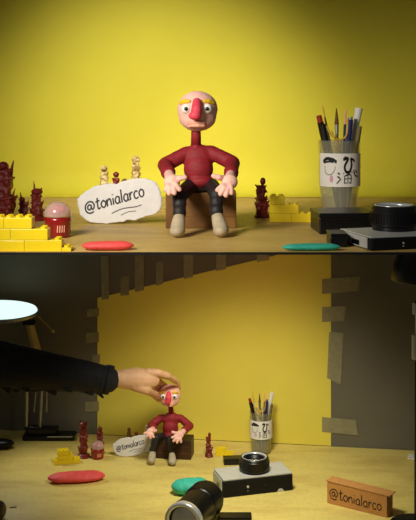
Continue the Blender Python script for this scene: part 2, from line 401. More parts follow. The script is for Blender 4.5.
# ------------------------------------------------------------------ torn paper signs
OUT = [(28,240),(45,226),(60,213),(72,203),(95,190),(122,180),(150,176),(180,171),(200,175),(222,166),(240,160),(270,154),(300,151),(335,151),(355,158),(372,165),(388,184),(398,205),(403,230),(405,262),(398,290),(380,305),(350,314),(312,324),(290,335),(262,331),(230,341),(200,344),(160,350),(120,348),(85,341),(60,330),(42,308),(33,275)]
def torn_sign(loc, s, label, rz=0, tilt=-.08):
    t = thing('paper_sign', loc, label, 'sign', 'torn paper signs', rz=rz)
    pts = [((70+x/4.38-118)*1.54e-3*s, (225-(145+y/4.38))*1.54e-3*s) for x, y in OUT]
    fine = []
    n = len(pts)
    for i in range(n):
        a, b = Vector(pts[i]), Vector(pts[(i+1) % n])
        for q in range(3):
            p = a.lerp(b, q/3); fine.append(p+Vector((random.uniform(-1, 1), random.uniform(-1, 1)))*.0006*s)
    zmin = min(p.y for p in fine)
    def f(u, v, nn): return Vector((u, (v-zmin)*math.sin(-tilt)-nn-.0015*s*math.cos(u/(.03*s)), (v-zmin)))
    bm = bmesh.new(); c = Vector((0, .026*s))
    def ring(k, nn): return [bm.verts.new(f(c.x+(p.x-c.x)*k, c.y+(p.y-c.y)*k, nn)) for p in fine]
    R = [ring(.6, 0), ring(.965, 0), ring(1, .0008*s), ring(.985, .0022*s), ring(.95, .003*s), ring(.75, .003*s), ring(.45, .003*s)]
    m = len(fine)
    for a, b in zip(R, R[1:]):
        for i in range(m): bm.faces.new((a[i], a[(i+1) % m], b[(i+1) % m], b[i]))
    for rr, nn in ((R[0], 0), (R[-1], .003*s)):
        cv = bm.verts.new(f(c.x, c.y, nn))
        for i in range(m): bm.faces.new((rr[i], rr[(i+1) % m], cv))
    obj('torn_paper', bm, M['torn'], t)
    bm = bmesh.new(); sl = .27
    def g(u, v, nn):
        # the line of writing climbs to the right
        uu = -.050*s+u*math.cos(sl)-v*math.sin(sl)*.6; vv = .018*s+u*math.sin(sl)+v
        return f(uu, vv+zmin*0, .0031*s+nn)
    write(bm, '@tonialarco', g, .0099*s, .0023*s, grow=.18, t=.0003)
    stroke(bm, [(.040*s, -.012*s), (.058*s, -.0095*s), (.078*s, -.012*s), (.088*s, -.0115*s)], .0012*s, g)
    stroke(bm, [(.054*s, -.0185*s), (.066*s, -.0165*s), (.078*s, -.0185*s)], .0009*s, g)
    obj('handwriting', bm, M['ink'], t)
torn_sign(up(118, 224), 1.0, 'large torn white paper sign with handwriting, beside the large figure')
torn_sign(lo(132, 456.5), .80, 'small torn white paper sign with handwriting, beside the small figure', tilt=-.05)

# ------------------------------------------------------------------ carved wax figurines
def figurine(loc, h, rows, spikes, m, label, group, bands=None):
    """rows: (height fraction, x offset, half width) of the stacked forms, as fractions of h"""
    t = thing('carved_figurine', loc, label, 'figurine', group)
    v = max(.0009, h/75)
    def body(bm):
        for (z, x, w, hh) in rows[1:-1]:
            rz = Matrix.Rotation(random.uniform(-.5, .5), 3, 'Z') @ Matrix.Rotation(random.uniform(-.15, .15), 3, 'Y')
            box(bm, Vector((x*h, 0, z*h)), (w*h*1.35, w*h*1.25, hh*h*1.9), rz)
            box(bm, Vector((x*h, 0, (z+hh*.55)*h)), (w*h*1.75, w*h*1.5, hh*h*.35), rz)
            ell(bm, Vector(((x+random.choice((-1, 1))*w*.35)*h, -w*h*.5, (z-.1*hh)*h)), w*.42*h, sub=1)
            for q in range(2):
                a = random.uniform(0, 6.28); c_ = Vector(((x+w*.7*math.cos(a))*h, w*.6*math.sin(a)*h, z*h)); cap(bm, c_, c_+Vector((.35*w*math.cos(a), .3*w*math.sin(a), hh*1.2))*h, w*.2*h, w*.07*h)
        for (x0, z0, x1, z1, r) in spikes: cap(bm, Vector((x0*h, 0, z0*h)), Vector((x1*h, 0, z1*h)), r*h, r*h*.25)
    blob('figurine_body', body, m, t, v, 1)
    z, x, w, hh = rows[0]
    bm = bmesh.new(); lathe(bm, [(0, 0), (w*h, 0), (w*h*1.02, hh*h*.5), (w*h*.85, hh*h*.8), (w*h*.9, hh*h), (w*h*.6, hh*h*1.5), (0, hh*h*1.5)], 18, Matrix.Translation((x*h, 0, 0)))
    obj('figurine_base', bm, m, t, smooth=False)
    z, x, w, hh = rows[-1]
    def head(bm):
        ell(bm, Vector((x*h, 0, z*h)), (w*h, w*h, hh*h), sub=2); ell(bm, Vector((x*h, -w*h*.8, (z-.1*hh)*h)), w*h*.35, sub=1)
    blob('figurine_head', head, m, t, v*.8, 1)
    return t
GR = 'dark red carved figurines'
figurine(up(5, 222), .095, [(0,0,.19,.08),(.18,0,.17,.10),(.34,.01,.19,.09),(.50,-.01,.15,.09),(.66,0,.16,.10),(.80,-.01,.15,.08),(.92,-.03,.10,.09)],
         [(.10,.36,.17,.56,.035),(.08,.72,.14,1.02,.045),(-.1,.72,-.16,.98,.04),(-.1,.36,-.18,.54,.03)], M['red_res'], 'tallest dark red carved figurine, spiked tiers, cropped at the left edge of the upper scene', GR)
figurine(up(23.5, 219), .044, [(0,0,.24,.12),(.25,0,.22,.14),(.48,.02,.21,.15),(.70,-.05,.12,.12)],
         [(-.07,.7,-.12,1.0,.05),(.14,.5,.2,.75,.04)], M['red_res'], 'smallest dark red carved figurine between two taller ones, upper left', GR)
figurine(up(37, 220.5), .064, [(0,0,.20,.10),(.20,0,.19,.11),(.38,0,.16,.10),(.56,-.02,.15,.11),(.72,0,.15,.09)],
         [(-.06,.72,-.08,1.0,.035),(.08,.72,.12,.82,.05)], M['red_res'], 'dark red stacked figurine with one spike, behind the jar in the upper scene', GR)
figurine(up(262, 217.5), .066, [(0,0,.19,.11),(.24,0,.20,.14),(.40,-.02,.15,.12),(.58,-.02,.12,.12),(.74,-.02,.13,.07),(.90,.02,.072,.10)],
         [(-.04,.72,-.18,.82,.045),(-.10,.55,-.15,.70,.04),(.08,.3,.18,.42,.06),(.05,.7,.13,.62,.05)], M['red_res'], 'dark red seated figurine standing alone right of the large figure', GR)
GI = 'small figurines behind the torn paper signs'
figurine(up(104.5, 214), .0825, [(0,0,.13,.08),(.25,0,.11,.15),(.55,0,.10,.14),(.72,0,.10,.06),(.82,0,.10,.05),(.93,-.01,.075,.07)], [(0,.1,0,.8,.06)], M['ivory'], 'ivory banded figurine behind the large torn sign, its left one', GI)
figurine(up(116, 215), .073, [(0,0,.12,.08),(.3,0,.10,.2),(.65,0,.08,.15),(.80,0,.09,.06),(.93,0,.07,.07)], [(0,.1,0,.8,.06)], M['red_res'], 'brownish red figurine top peeking over the large torn sign', GI)
figurine(up(136, 213.5), .099, [(0,0,.11,.07),(.22,0,.10,.15),(.48,0,.09,.14),(.66,0,.085,.05),(.76,0,.08,.06),(.88,.0,.078,.08),(.95,-.005,.062,.05)], [(0,.1,0,.85,.05)], M['ivory'], 'tallest ivory figurine behind the large torn sign, its right one', GI)
figurine(up(124.5, 214), .061, [(0,0,.13,.08),(.3,0,.12,.2),(.65,0,.10,.15),(.90,0,.09,.09)], [(0,.1,0,.8,.07)], M['bristle'], 'lowest brown figurine top between the ivory ones behind the large sign', GI)
# lower scene
figurine(lo(83.5, 457), .100, [(0,0,.17,.07),(.20,0,.14,.09),(.38,0,.12,.10),(.52,.0,.13,.06),(.70,0,.12,.12),(.86,0,.11,.08)],
         [(-.08,.86,-.09,1.0,.035),(.08,.86,.09,.98,.03),(-.1,.15,-.16,.3,.03)], M['red_res'], 'tall dark red carved figurine left of the small jar, lower scene', GR)
figurine(lo(100, 453), .075, [(0,0,.17,.08),(.25,0,.15,.12),(.48,0,.13,.12),(.68,0,.12,.10),(.86,0,.09,.08)],
         [(0,.86,-.03,1.02,.03)], M['red_res'], 'dark red figurine peeking over the small red jar, lower scene', GR)
figurine(lo(209, 456.5), .064, [(0,0,.17,.11),(.24,0,.16,.14),(.40,-.02,.13,.12),(.58,-.02,.10,.12),(.74,-.02,.12,.07),(.90,.02,.065,.10)],
         [(-.04,.72,-.14,.80,.045),(.08,.3,.18,.42,.05)], M['red_res'], 'dark red seated figurine between the small figure and the camera', GR)
figurine(lo(129, 452), .066, [(0,0,.12,.08),(.3,0,.11,.16),(.6,0,.09,.14),(.78,0,.09,.06),(.92,0,.08,.07)], [(0,.1,0,.8,.06)], M['bristle'], 'brown figurine top behind the small torn sign, its left one', GI)
figurine(lo(136.5, 452), .056, [(0,0,.12,.08),(.3,0,.12,.2),(.65,0,.10,.15),(.90,0,.09,.09)], [(0,.1,0,.8,.06)], M['red_res'], 'low red figurine top behind the small torn sign, the middle one', GI)
figurine(lo(146.5, 452), .074, [(0,0,.11,.07),(.25,0,.10,.15),(.5,0,.08,.14),(.70,0,.085,.06),(.83,0,.08,.07),(.94,0,.06,.06)], [(0,.1,0,.85,.05)], M['ivory'], 'ivory figurine behind the small torn sign, right beside the small figure', GI)

# ------------------------------------------------------------------ jars with a clear dome
def jar(loc, s, label):
    t = thing('sweet_jar', loc, label, 'jar', 'red jars with a clear dome lid')
    bm = bmesh.new(); lathe(bm, [(0, .0), (.0155, 0), (.0168, .0015), (.0172, .020), (.0178, .0215), (.0178, .0265), (.0165, .027), (0, .027)], 36, Matrix.Scale(s, 4)); obj('jar_body', bm, M['jar'], t, smooth=True)
    bm = bmesh.new(); lathe(bm, [(.0176, .0272), (.0182, .029)]+[(.0180*math.cos(a*PI/20), .031+.0165*math.sin(a*PI/20)) for a in range(11)], 36, Matrix.Scale(s, 4)); obj('dome_lid', bm, M['dome'], t, smooth=True)
    for q in ((-.006, -.002, .034), (.006, .001, .036), (.001, -.005, .033), (-.001, .005, .038)):
        bm = bmesh.new(); ell(bm, Vector(q)*s, .0048*s, sub=2); obj('sweet', bm, M['candy'], t, smooth=True)
    bm = bmesh.new()
    def g(u, v, n): a = -PI/2+.35+u/(.0173*s); r = .0174*s+n; return Vector((r*math.cos(a), r*math.sin(a), v))
    for u in (-.004, -.001, .002, .005): stroke(bm, [(u*s, .008*s), (u*s+.0005, .017*s)], .0013*s, g)
    obj('jar_lettering', bm, M['lip'], t)
jar(up(57.7, 237), 1.06, 'large red jar with clear dome lid in front of the dark red figurines')
jar(lo(97.5, 458), .98, 'small red jar with dome lid right of the tall figurine, lower scene')

# ------------------------------------------------------------------ toy brick walls
def bricks(loc, courses, u, label, rz=0, dep=2):
    """courses: list of (x start, length in studs, level)"""
    t = thing('toy_brick_wall', loc, label, 'toy bricks', 'yellow toy brick stairs', rz)
    hgt = u*1.2
    for cs in courses:
        x0, n, lv = cs[:3]; hf = cs[3] if len(cs) > 3 else 1
        bm = bmesh.new()
        box(bm, ((x0+n/2)*u, dep*u/2, lv*hgt+hgt*hf/2), (n*u-.0003, dep*u-.0003, hgt*hf-.0003))
        o = obj('brick', bm, M['brickm'], t, bevel=.0004)
        bm = bmesh.new()
        for i in range(n):
            if any(q[2] == lv+1 and q[0]-.3 < x0+i+.5 < q[0]+q[1]+.3 for q in courses): continue
            for jj in range(dep): cyl(bm, ((x0+i+.5)*u, (jj+.5)*u, (lv+hf)*hgt-.0002), ((x0+i+.5)*u, (jj+.5)*u, (lv+hf)*hgt+u*.22), u*.31, seg=14)
        if len(bm.verts): obj('studs', bm, M['brickm'], o)
        else: bm.free()
    return t
p = up(-22.5, 251.5)
bricks(p, [(0,5,0),(5,4,0),(9,1,0,.33),(-.5,4,1),(3.5,4,1),(-.2,3,2),(2.8,3,2)], .0118, 'yellow toy brick stairs in the front left corner of the upper scene', rz=0)
p = up(321, 222)
bricks(p, [(0,4,0),(4,3,0),(0,4,1),(3+1,1,1),(3,3,2)][:2]+[(3,4,1),(5,2,2)], .0115, 'yellow toy brick stairs between the lone red figurine and the pen cup, upper scene', rz=PI-.15, dep=1)
p = lo(54, 465.5)
bricks(p, [(0,5,0),(5,2,0),(1,4,1),(1,3,2)], .0098, 'yellow toy brick stairs in front of the tall red figurine, lower scene', rz=.25)
p = lo(233, 455)
bricks(p, [(0,5,0),(2,3,1)], .0092, 'yellow toy brick stairs between red figurine and camera, lower scene', rz=PI, dep=1)

# ------------------------------------------------------------------ pen cup
def pen_cup(loc, s, which, tag_):
    t = thing('pen_cup', loc, 'clear plastic pen cup with calligraphy label, '+which, 'cup', 'clear pen cups')
    R, hh = .0335*s, .119*s
    bm = bmesh.new(); lathe(bm, [(0, 0), (R*.84, 0), (R*.90, .002), (R*.86, .012*s), (R*.9, .03*s), (R*.99, .05*s), (R, hh), (R*1.03, hh+.001), (R*.96, hh+.001), (R*.95, .055*s), (R*.84, .028*s), (R*.8, .004), (0, .004)], 44)
    obj('cup_shell', bm, M['glass'], t, smooth=True)
    # label band
    bm = bmesh.new(); z0, z1 = .047*s, .1*s; a0, a1 = -PI/2-1.25, -PI/2+1.25; seg = 28; rr = R*1.012
    q = []
    for i in range(seg+1):
        a = a0+(a1-a0)*i/seg; q.append([bm.verts.new((r*math.cos(a), r*math.sin(a), z)) for r, z in ((rr, z0), (rr, z1), (rr+.0004, z1), (rr+.0004, z0))])
    for a, b in zip(q, q[1:]):
        for k in range(4): bm.faces.new((a[k], a[(k+1) % 4], b[(k+1) % 4], b[k]))
    lb = obj('label_band', bm, M['white'], t, smooth=False, label='white paper label')
    def g(u, v, n): a = -PI/2+u/1.0; return Vector(((rr+.0005+n)*math.cos(a), (rr+.0005+n)*math.sin(a), z0+(z1-z0)*v))
    bm = bmesh.new()
    k = .22
    # u in radians (-1..1), v 0..1
    S = [([(-.95,.74),(-.75,.84),(-.45,.82),(-.25,.74)], .10), ([(-.9,.72),(-.6,.76),(-.4,.74)], .06),
         ([(-.85,.62),(-.8,.42),(-.55,.36),(-.35,.5),(-.32,.62)], .02),
         ([(.05,.82),(.28,.85),(.12,.62),(.18,.46),(.36,.46),(.46,.66),(.42,.86)], .09), ([(.42,.86),(.58,.80),(.62,.74)], .07), ([(.1,.9),(.2,.88)], .05),
         ([(-.2,.42),(-.1,.38)], .05), ([(-.22,.32),(-.1,.26)], .05), ([(-.25,.1),(-.14,.18),(-.05,.25)], .04),
         ([(.05,.4),(.5,.44)], .035), ([(.12,.34),(.1,.1)], .04), ([(.14,.34),(.42,.36),(.42,.1)], .04), ([(.27,.46),(.27,.12)], .035), ([(.14,.24),(.42,.26)], .03), ([(.14,.12),(.42,.12)], .03),
         ([(.58,.5),(.64,.36)], .05), ([(.7,.5),(.78,.42)], .05), ([(.66,.34),(.85,.3)], .05)]
    for pts, w in S: stroke(bm, [(u*1.0, v) for u, v in pts], w, lambda u, v, n: g(u, v, n), .0002)
    obj('calligraphy', bm, M['ink_bk'], lb)
    bm = bmesh.new()
    for a in range(3): stroke(bm, [(-.5+.07*math.cos(x)*(1-a*.35), .24+.09*math.sin(x)*(1-a*.35)) for x in [i*PI/4 for i in range(9)]], .035, g, .0002)
    obj('round_stamp', bm, M['stamp'], lb, label='pale pink round stamp')
    # pens, each standing in the cup
    L0 = Vector(loc)
    def pen(nm, lab, cat, x, y, tx, ty, top, r, parts):
        """parts: (from, to, material, name, radius factor a, b) along the pen"""
        a = Vector((x, y, .006)); b = Vector((tx, ty, top))
        p = thing(nm, L0+a*s, lab+', '+tag_, cat, 'pens and tools in the clear cups')
        d = (b-a)*s
        for f0, f1, mm, pn, ra, rb in parts:
            bm = bmesh.new(); cyl(bm, d*f0, d*f1, r*ra*s, r*rb*s, 14); obj(pn, bm, M[mm], p, smooth=False)
        return p
    pen('marker_pen', 'thick black marker with a red-brown cap, leaning left', 'pen', .002, 0, -.034, -.008, .160, .0052, [(0,.62,'blackp','barrel',1,1),(.62,.93,'blackp','grip',1.05,1.02),(.93,1,'redp','cap_end',.9,.8)])
    pen('marker_pen', 'slim black marker right beside the thickest one', 'pen', -.002, -.010, -.028, -.012, .146, .0042, [(0,.7,'blackp','barrel',1,1),(.7,1,'blackp','cap',1.1,1.0)])
    pen('thin_stick', 'thin pale stick reaching up left of centre', 'stick', .008, .008, -.026, .01, .176, .0018, [(0,.8,'white','shaft',1,1),(.8,1,'wood','tip',1,.4)])
    pen('paint_brush', 'wooden paint brush with a brown tip at the centre', 'brush', -.002, .004, -.004, .004, .172, .0024, [(0,.72,'wood','handle',1,1.2),(.72,.84,'steel','ferrule',1.2,1.4),(.84,1,'bristle','bristles',1.6,.3)])
    pen('navy_pen', 'navy blue pen with a pale clip', 'pen', .004, -.008, .017, -.010, .158, .0042, [(0,.7,'navy','barrel',1,1),(.7,.97,'navy','cap',1.1,1.05),(.97,1,'steel','cap_top',.9,.8)])
    pen('spatula', 'flat white spatula tool leaning right', 'tool', .002, .012, .033, .008, .172, .0050, [(0,.6,'white','handle',.7,.7),(.6,1,'white','blade',.9,1.25)])
    pen('blue_pen', 'light blue thin pen behind the navy one', 'pen', .004, .010, .012, .012, .170, .0022, [(0,.85,'navy','barrel',1,1),(.85,1,'lip','pen_tip',1,.5)])
    pen('olive_pen', 'short olive pen at the right rim', 'pen', .010, -.010, .032, -.006, .143, .0036, [(0,.8,'olive','barrel',1,1),(.8,1,'olive','cap',1.15,1.1)])
    sc = thing('scissors', L0+Vector((0, .0, .006)), 'yellow handled loop tool sticking out of the cup, '+tag_, 'tool', 'pens and tools in the clear cups')
    bm = bmesh.new(); tube(bm, [Vector(q)*s for q in ((0,-.014,.10),(-.010,-.016,.118),(-.015,-.016,.130),(-.010,-.016,.118))], .0013*s, 8); tube(bm, [Vector(q)*s for q in ((-.022,-.012,.138),(-.014,-.014,.122),(0,-.014,.116),(.010,-.014,.124),(.012,-.012,.150))], .0014*s, 8)
    obj('loop_handle', bm, M['wood'], sc)
    bm = bmesh.new(); cyl(bm, Vector((0, -.012, .004))*s, Vector((0, -.014, .116))*s, .0018*s); obj('tool_shaft', bm, M['steel'], sc)
pen_cup(up(339.3, 214.5), 1.045, 'behind the black box in the upper scene', 'in the large pen cup')
pen_cup(lo(261, 452), .91, 'behind the camera in the lower scene', 'in the small pen cup')

# ------------------------------------------------------------------ cameras lying with the lens up
def camera_prop(loc, L_, D_, Hh, lx, ly, lr, lh, label, rz):
    """origin at the front left foot of the body"""
    t = thing('film_camera', loc, label, 'camera', 'film cameras lying lens up', rz)
    e = .0006
    bm = bmesh.new(); box(bm, (L_/2, D_/2, Hh*.45), (L_, D_, Hh*.9)); obj('camera_body', bm, M['leather'], t, bevel=.003)
    bm = bmesh.new(); box(bm, (L_/2, D_/2+.0008, Hh*.95), (L_*.985, D_*.97, Hh*.11)); obj('face_plate', bm, M['silver'], t, bevel=.0015, label='satin silver face plate')
    bm = bmesh.new(); box(bm, (-.0006, D_/2+.002, Hh*.52), (.0022, D_*.86, Hh*.8)); sp = obj('side_plate', bm, M['silver'], t, bevel=.0008, label='satin silver end plate')
    bm = bmesh.new(); box(bm, (-.002, D_*.42, Hh*.42), (.0012, D_*.22, Hh*.36)); obj('side_window', bm, M['blackp'], sp)
    T_ = Matrix.Translation((lx, ly, Hh))
    bm = bmesh.new(); lathe(bm, [(0, 0), (lr*.92, 0), (lr*.92, lh*.15), (lr, lh*.2), (lr, lh*.8), (lr*.97, lh*.84), (lr*.97, lh*.95), (lr*.93, lh), (lr*.82, lh), (lr*.68, lh*.80), (lr*.5, lh*.62), (0, lh*.60)], 48, T_)
    ln = obj('lens_barrel', bm, M['blackp'], t, smooth=False)
    bm = bmesh.new(); lathe(bm, [(lr*.70, lh*.88), (lr*.84, lh*1.01), (lr*.80, lh*1.03), (lr*.68, lh*.86)], 48, T_, True); obj('front_ring', bm, M['chrome'], ln, smooth=True)
    bm = bmesh.new(); lathe(bm, [(0, lh*.76), (lr*.25, lh*.75), (lr*.45, lh*.70), (lr*.52, lh*.65), (0, lh*.64)], 36, T_); obj('lens_glass', bm, M['lensg'], ln, smooth=True)
    bm = bmesh.new()
    for a in range(48):
        an = a/48*2*PI; box(bm, (lx+lr*math.cos(an), ly+lr*math.sin(an), Hh+lh*.5), (.0016, .0016, lh*.4), Matrix.Rotation(an, 3, 'Z'))
    obj('grip_ring', bm, M['blackp'], ln)
    bm = bmesh.new(); cyl(bm, (L_*.35, -.0004, Hh*.5), (L_*.35, -.0020, Hh*.5), .003*Hh/.043, seg=20); cyl(bm, (L_*.35, -.0004, Hh*.27), (L_*.35, -.0012, Hh*.27), .0009, seg=8)
    obj('silver_screw', bm, M['silver'], t)
    bm = bmesh.new(); cyl(bm, (L_*.60, -.0004, Hh*.5), (L_*.60, -.0014, Hh*.5), .0035*Hh/.043, seg=20); obj('socket_ring', bm, M['blackp'], t)
    bm = bmesh.new(); cyl(bm, (L_*.82, .006, 0), (L_*.82, -.001, .0), .008, seg=30)
    for v in bm.verts:
        if v.co.z < 0: v.co.z = 0
    obj('rewind_knob', bm, M['silver'], t)
    return t
a = lo(223, 498.5); b = lo(293, 490.3); ang = math.atan2(b.y-a.y, b.x-a.x)
camera_prop(a, (b-a).length, .080, .043, .092, .040, .0365, .034, 'silver and black film camera lying lens up on the lower table', ang)
a = up(371, 251.5); b = up(440, 247)
camera_prop(a+Vector((0, .0015, 0)), .13, .095, .0175, .066, .064, .0315, .033, 'silver and black film camera lying lens up, cropped at the right of the upper scene', .30)
def black_box(loc, s, label, rz, m=.001):
    t = thing('black_case', loc, label, 'case', rz=rz)
    bm = bmesh.new(); box(bm, (s[0]/2, s[1]/2, s[2]*.4), (s[0], s[1], s[2]*.8)); obj('case_body', bm, M['blackp'], t, bevel=.0015)
    bm = bmesh.new(); box(bm, (s[0]/2, s[1]/2, s[2]*.9+.0002), (s[0]*1.02, s[1]*1.02, s[2]*.2)); obj('case_lid', bm, M['blackp'], t, bevel=.001)
black_box(up(319.5, 234.5), (.082, .08, .030), 'black flat case standing in front of the large pen cup', .06)
black_box(up(330.5, 247.5)+Vector((.0, .0, 0)), (.022, .045, .0175), 'small black box wedged between the flat case and the upper camera', .0)
black_box(lo(224, 465.5), (.05, .028, .016), 'black case behind the camera in the lower scene', .08)

# ------------------------------------------------------------------ clay lumps
def lump(loc, rx, ry, rz_, m, label, rot=0):
    def fl(bm):
        ell(bm, Vector((0, 0, rz_*.95)), (rx, ry, rz_))
        ell(bm, Vector((-rx*.45, 0, rz_*.9)), (rx*.5, ry*.95, rz_*.95)); ell(bm, Vector((rx*.45, ry*.1, rz_*.95)), (rx*.5, ry*.9, rz_))
        for q in range(16):
            a = random.uniform(0, 6.28); ell(bm, Vector((rx*.8*math.cos(a), ry*.75*math.sin(a), rz_*.9)), (rx*.16, ry*.25, rz_*.8), sub=1)
    o = blob('clay_lump', fl, m, None, max(.0009, rx/50), 4, loc=loc)
    o.rotation_euler = (0, 0, rot)
    zs = min(v.co.z for v in o.data.vertices)
    for v in o.data.vertices: v.co.z -= zs
    return prop(o, label, 'clay')
lump(up(107, 251)+Vector((0, .0090, 0)), .034, .0125, .0058, M['pink'], 'thin coral pink clay slab at the front edge below the large torn sign')
lump(up(312, 251.2)+Vector((0, .0065, 0)), .038, .0095, .0046, M['teal'], 'thin teal clay strip at the front edge of the upper tabletop')
lump(lo(75.5, 484)+Vector((0, .018, 0)), .072, .026, .0115, M['pink'], 'long coral pink clay slab lying on the lower table', .12)
lump(lo(190, 497)+Vector((0, .022, 0)), .046, .026, .018, M['teal'], 'teal clay lump behind the black lens barrel', .1)

# ------------------------------------------------------------------ foreground lens barrel and odds
e0 = at(208, 497, (H-ZL-.0425)*F/(497-YH)); e1 = at(183, 522.5, (H-ZL-.0425)*F/(522.5-YH))
t = thing('lens_barrel', (e1.x, e1.y, ZL), 'black lens barrel with a chrome front ring lying at the bottom edge of the picture', 'lens')
ax = e0-e1; Lb = ax.length; Mx = Matrix.Translation((0, 0, e1.z-ZL)) @ align(e1, e0).to_4x4()
r = .0405
bm = bmesh.new(); lathe(bm, [(0, .012), (r*.7, .012), (r*.8, .006), (r, .006), (r*1.0, .03), (r*.96, .032), (r*.96, Lb*.6), (r, Lb*.62), (r, Lb*.94), (r*.93, Lb), (0, Lb)], 48, Mx); obj('barrel', bm, M['blackp'], t, smooth=False)
bm = bmesh.new(); lathe(bm, [(r*.82, .004), (r*.84, -.003), (r*1.02, -.003), (r*1.04, .002), (r*1.04, .012), (r*.99, .014), (r*.8, .011)], 48, Mx, True); obj('front_ring', bm, M['chrome'], t, smooth=True)
bm = bmesh.new(); lathe(bm, [(0, .0), (r*.4, .002), (r*.7, .007), (r*.78, .010), (0, .0115)], 40, Mx); obj('lens_glass', bm, M['silver'], t, smooth=True, label='pale shiny lens front')
bm = bmesh.new()
for a in range(40):
    an = a/40*2*PI; p = Mx @ Vector((r*math.cos(an), r*math.sin(an), Lb*.78)); box(bm, p, (.0022, .0022, Lb*.28), Mx.to_3x3() @ Matrix.Rotation(an, 3, 'Z'))
obj('grip_ridges', bm, M['blackp'], t)
black_box(lo(218, 522), (.075, .03, .010), 'flat black case at the bottom edge right of the lens barrel', .0)
# cardboard sign
a = lo(327, 503); b = lo(387, 518); ang = math.atan2(b.y-a.y, b.x-a.x); Lc = (b-a).length; hc_ = .050
t = thing('cardboard_sign', a, 'folded brown cardboard box sign with black handwriting on the lower table', 'sign', rz=ang)
bm = bmesh.new(); box(bm, (Lc/2, .016, hc_/2), (Lc, .032, hc_)); cb = obj('cardboard_box', bm, M['card'], t, bevel=.0008)
bm = bmesh.new(); box(bm, (Lc/2+.002, .016, hc_+.0011), (Lc+.010, .034, .0018), Matrix.Rotation(.012, 3, 'Y')); obj('top_flap', bm, M['card'], t)
bm = bmesh.new(); write(bm, '@tonialarco', lambda u, v, n: Vector((.007+u, -.0002-n, .017+v-.02*u)), .0137, .0019, curve=lambda x: -.18*math.sin(x*3.1)); obj('handwriting', bm, M['ink_bk'], t)
# white eraser at the right edge
t = thing('folded_card', lo(408, 458.5), 'small folded white card at the right edge of the lower table', 'card', rz=-.35)
bm = bmesh.new(); box(bm, (.02, .008, .004), (.04, .02, .0022), Matrix.Rotation(.12, 3, 'Y')); obj('card_top', bm, M['white'], t)
bm = bmesh.new(); box(bm, (.02, .008, .0012), (.042, .022, .0022)); obj('card_bottom', bm, M['white'], t)
# dark pouch at the left edge, pouch in the corner
def pouch(loc, r, label):
    def fl(bm):
        ell(bm, Vector((0, 0, r[2])), r); ell(bm, Vector((-r[0]*.5, 0, r[2]*.8)), (r[0]*.7, r[1]*1.05, r[2]*.8)); cap(bm, Vector((-r[0]*.6, 0, r[2]*1.2)), Vector((r[0]*.5, 0, r[2]*1.6)), r[2]*.35, r[2]*.3)
    prop(blob('dark_pouch', fl, M['blackp'], None, .002, 3, loc=loc), label, 'pouch')
pouch(lo(-1, 448), (.042, .022, .0125), 'low black pouch at the left edge beside the lamp base')
pouch(lo(-4, 521), (.022, .045, .02), 'dark rounded pouch cropped in the bottom left corner')
bm = bmesh.new(); p = lo(13, 507.5); box(bm, (0, 0, .0007), (.016, .0035, .0012), Matrix.Rotation(.25, 3, 'Z'))
bmesh.ops.bevel(bm, geom=bm.edges[:], offset=.0004, segments=1)
prop(obj('wood_sliver', bm, M['grease'], loc=p), 'tiny brown sliver lying on the table in the lower left', 'scrap')

# ------------------------------------------------------------------ desk lamp on the left
bl = lo(48, 441.5)
t = thing('desk_lamp', bl+Vector((0, .03, 0)), 'black sprung desk lamp with a glowing round head behind the sleeve', 'lamp'); o0 = t.location.copy()
bm = bmesh.new(); box(bm, (0, 0, .006), (.145, .055, .012)); box(bm, (-.02, .004, .02), (.085, .035, .018)); obj('lamp_base', bm, M['blackp'], t, bevel=.003)
bm = bmesh.new(); box(bm, (.033, -.029, .0125), (.07, .002, .0016)); obj('base_trim', bm, M['chrome'], t)
d = o0.y
A = lambda px, py, dd=0: at(px, py, d+dd)-o0
for (x0, y0, x1, y1, rr_) in ((26.5, 429, 27.0, 352, .0052), (40, 429, 44, 352, .0042), (34, 412, 40, 352, .0016), (46.5, 412, 48, 352, .0022)):
    bm = bmesh.new(); cyl(bm, A(x0, y0), A(x1, y1), rr_); obj('strut', bm, M['steel'], t)
bm = bmesh.new(); ell(bm, A(33, 428), (.025, .012, .009)); obj('base_joint', bm, M['blackp'], t, smooth=True)
bm = bmesh.new(); cyl(bm, A(39, 358), A(29, 322), .0125, .012, 4); obj('upper_arm', bm, M['brass'], t, label='pale tan upper arm')
bm = bmesh.new(); box(bm, A(36, 354), (.05, .03, .018)); obj('elbow_joint', bm, M['blackp'], t, bevel=.003)
bm = bmesh.new(); box(bm, A(29, 322.5, -.012), (.032, .03, .010)); obj('head_bracket', bm, M['blackp'], t, bevel=.002)
bm = bmesh.new(); cyl(bm, A(38, 316), A(53, 331), .0016); ell(bm, A(53, 331), .005); obj('tension_rod', bm, M['brass'], t)
hc0 = at(-2, 312, 2.70)-o0
hd = bmesh.new(); Rt = Matrix.Translation(hc0) @ Matrix.Rotation(.03, 4, 'X') @ Matrix.Rotation(.03, 4, 'Y')
lathe(hd, [(0, -.006), (.104, -.006), (.109, -.002), (.110, .003), (.106, .005), (0, .005)], 56, Rt); sh_ = obj('lamp_head', hd, M['steel'], t, smooth=False)
bm = bmesh.new(); lathe(bm, [(0, .0052), (.105, .0052), (.103, .009), (.06, .013), (0, .015)], 56, Rt); obj('diffuser', bm, M['glow'], sh_, smooth=True, label='glowing white round diffuser')

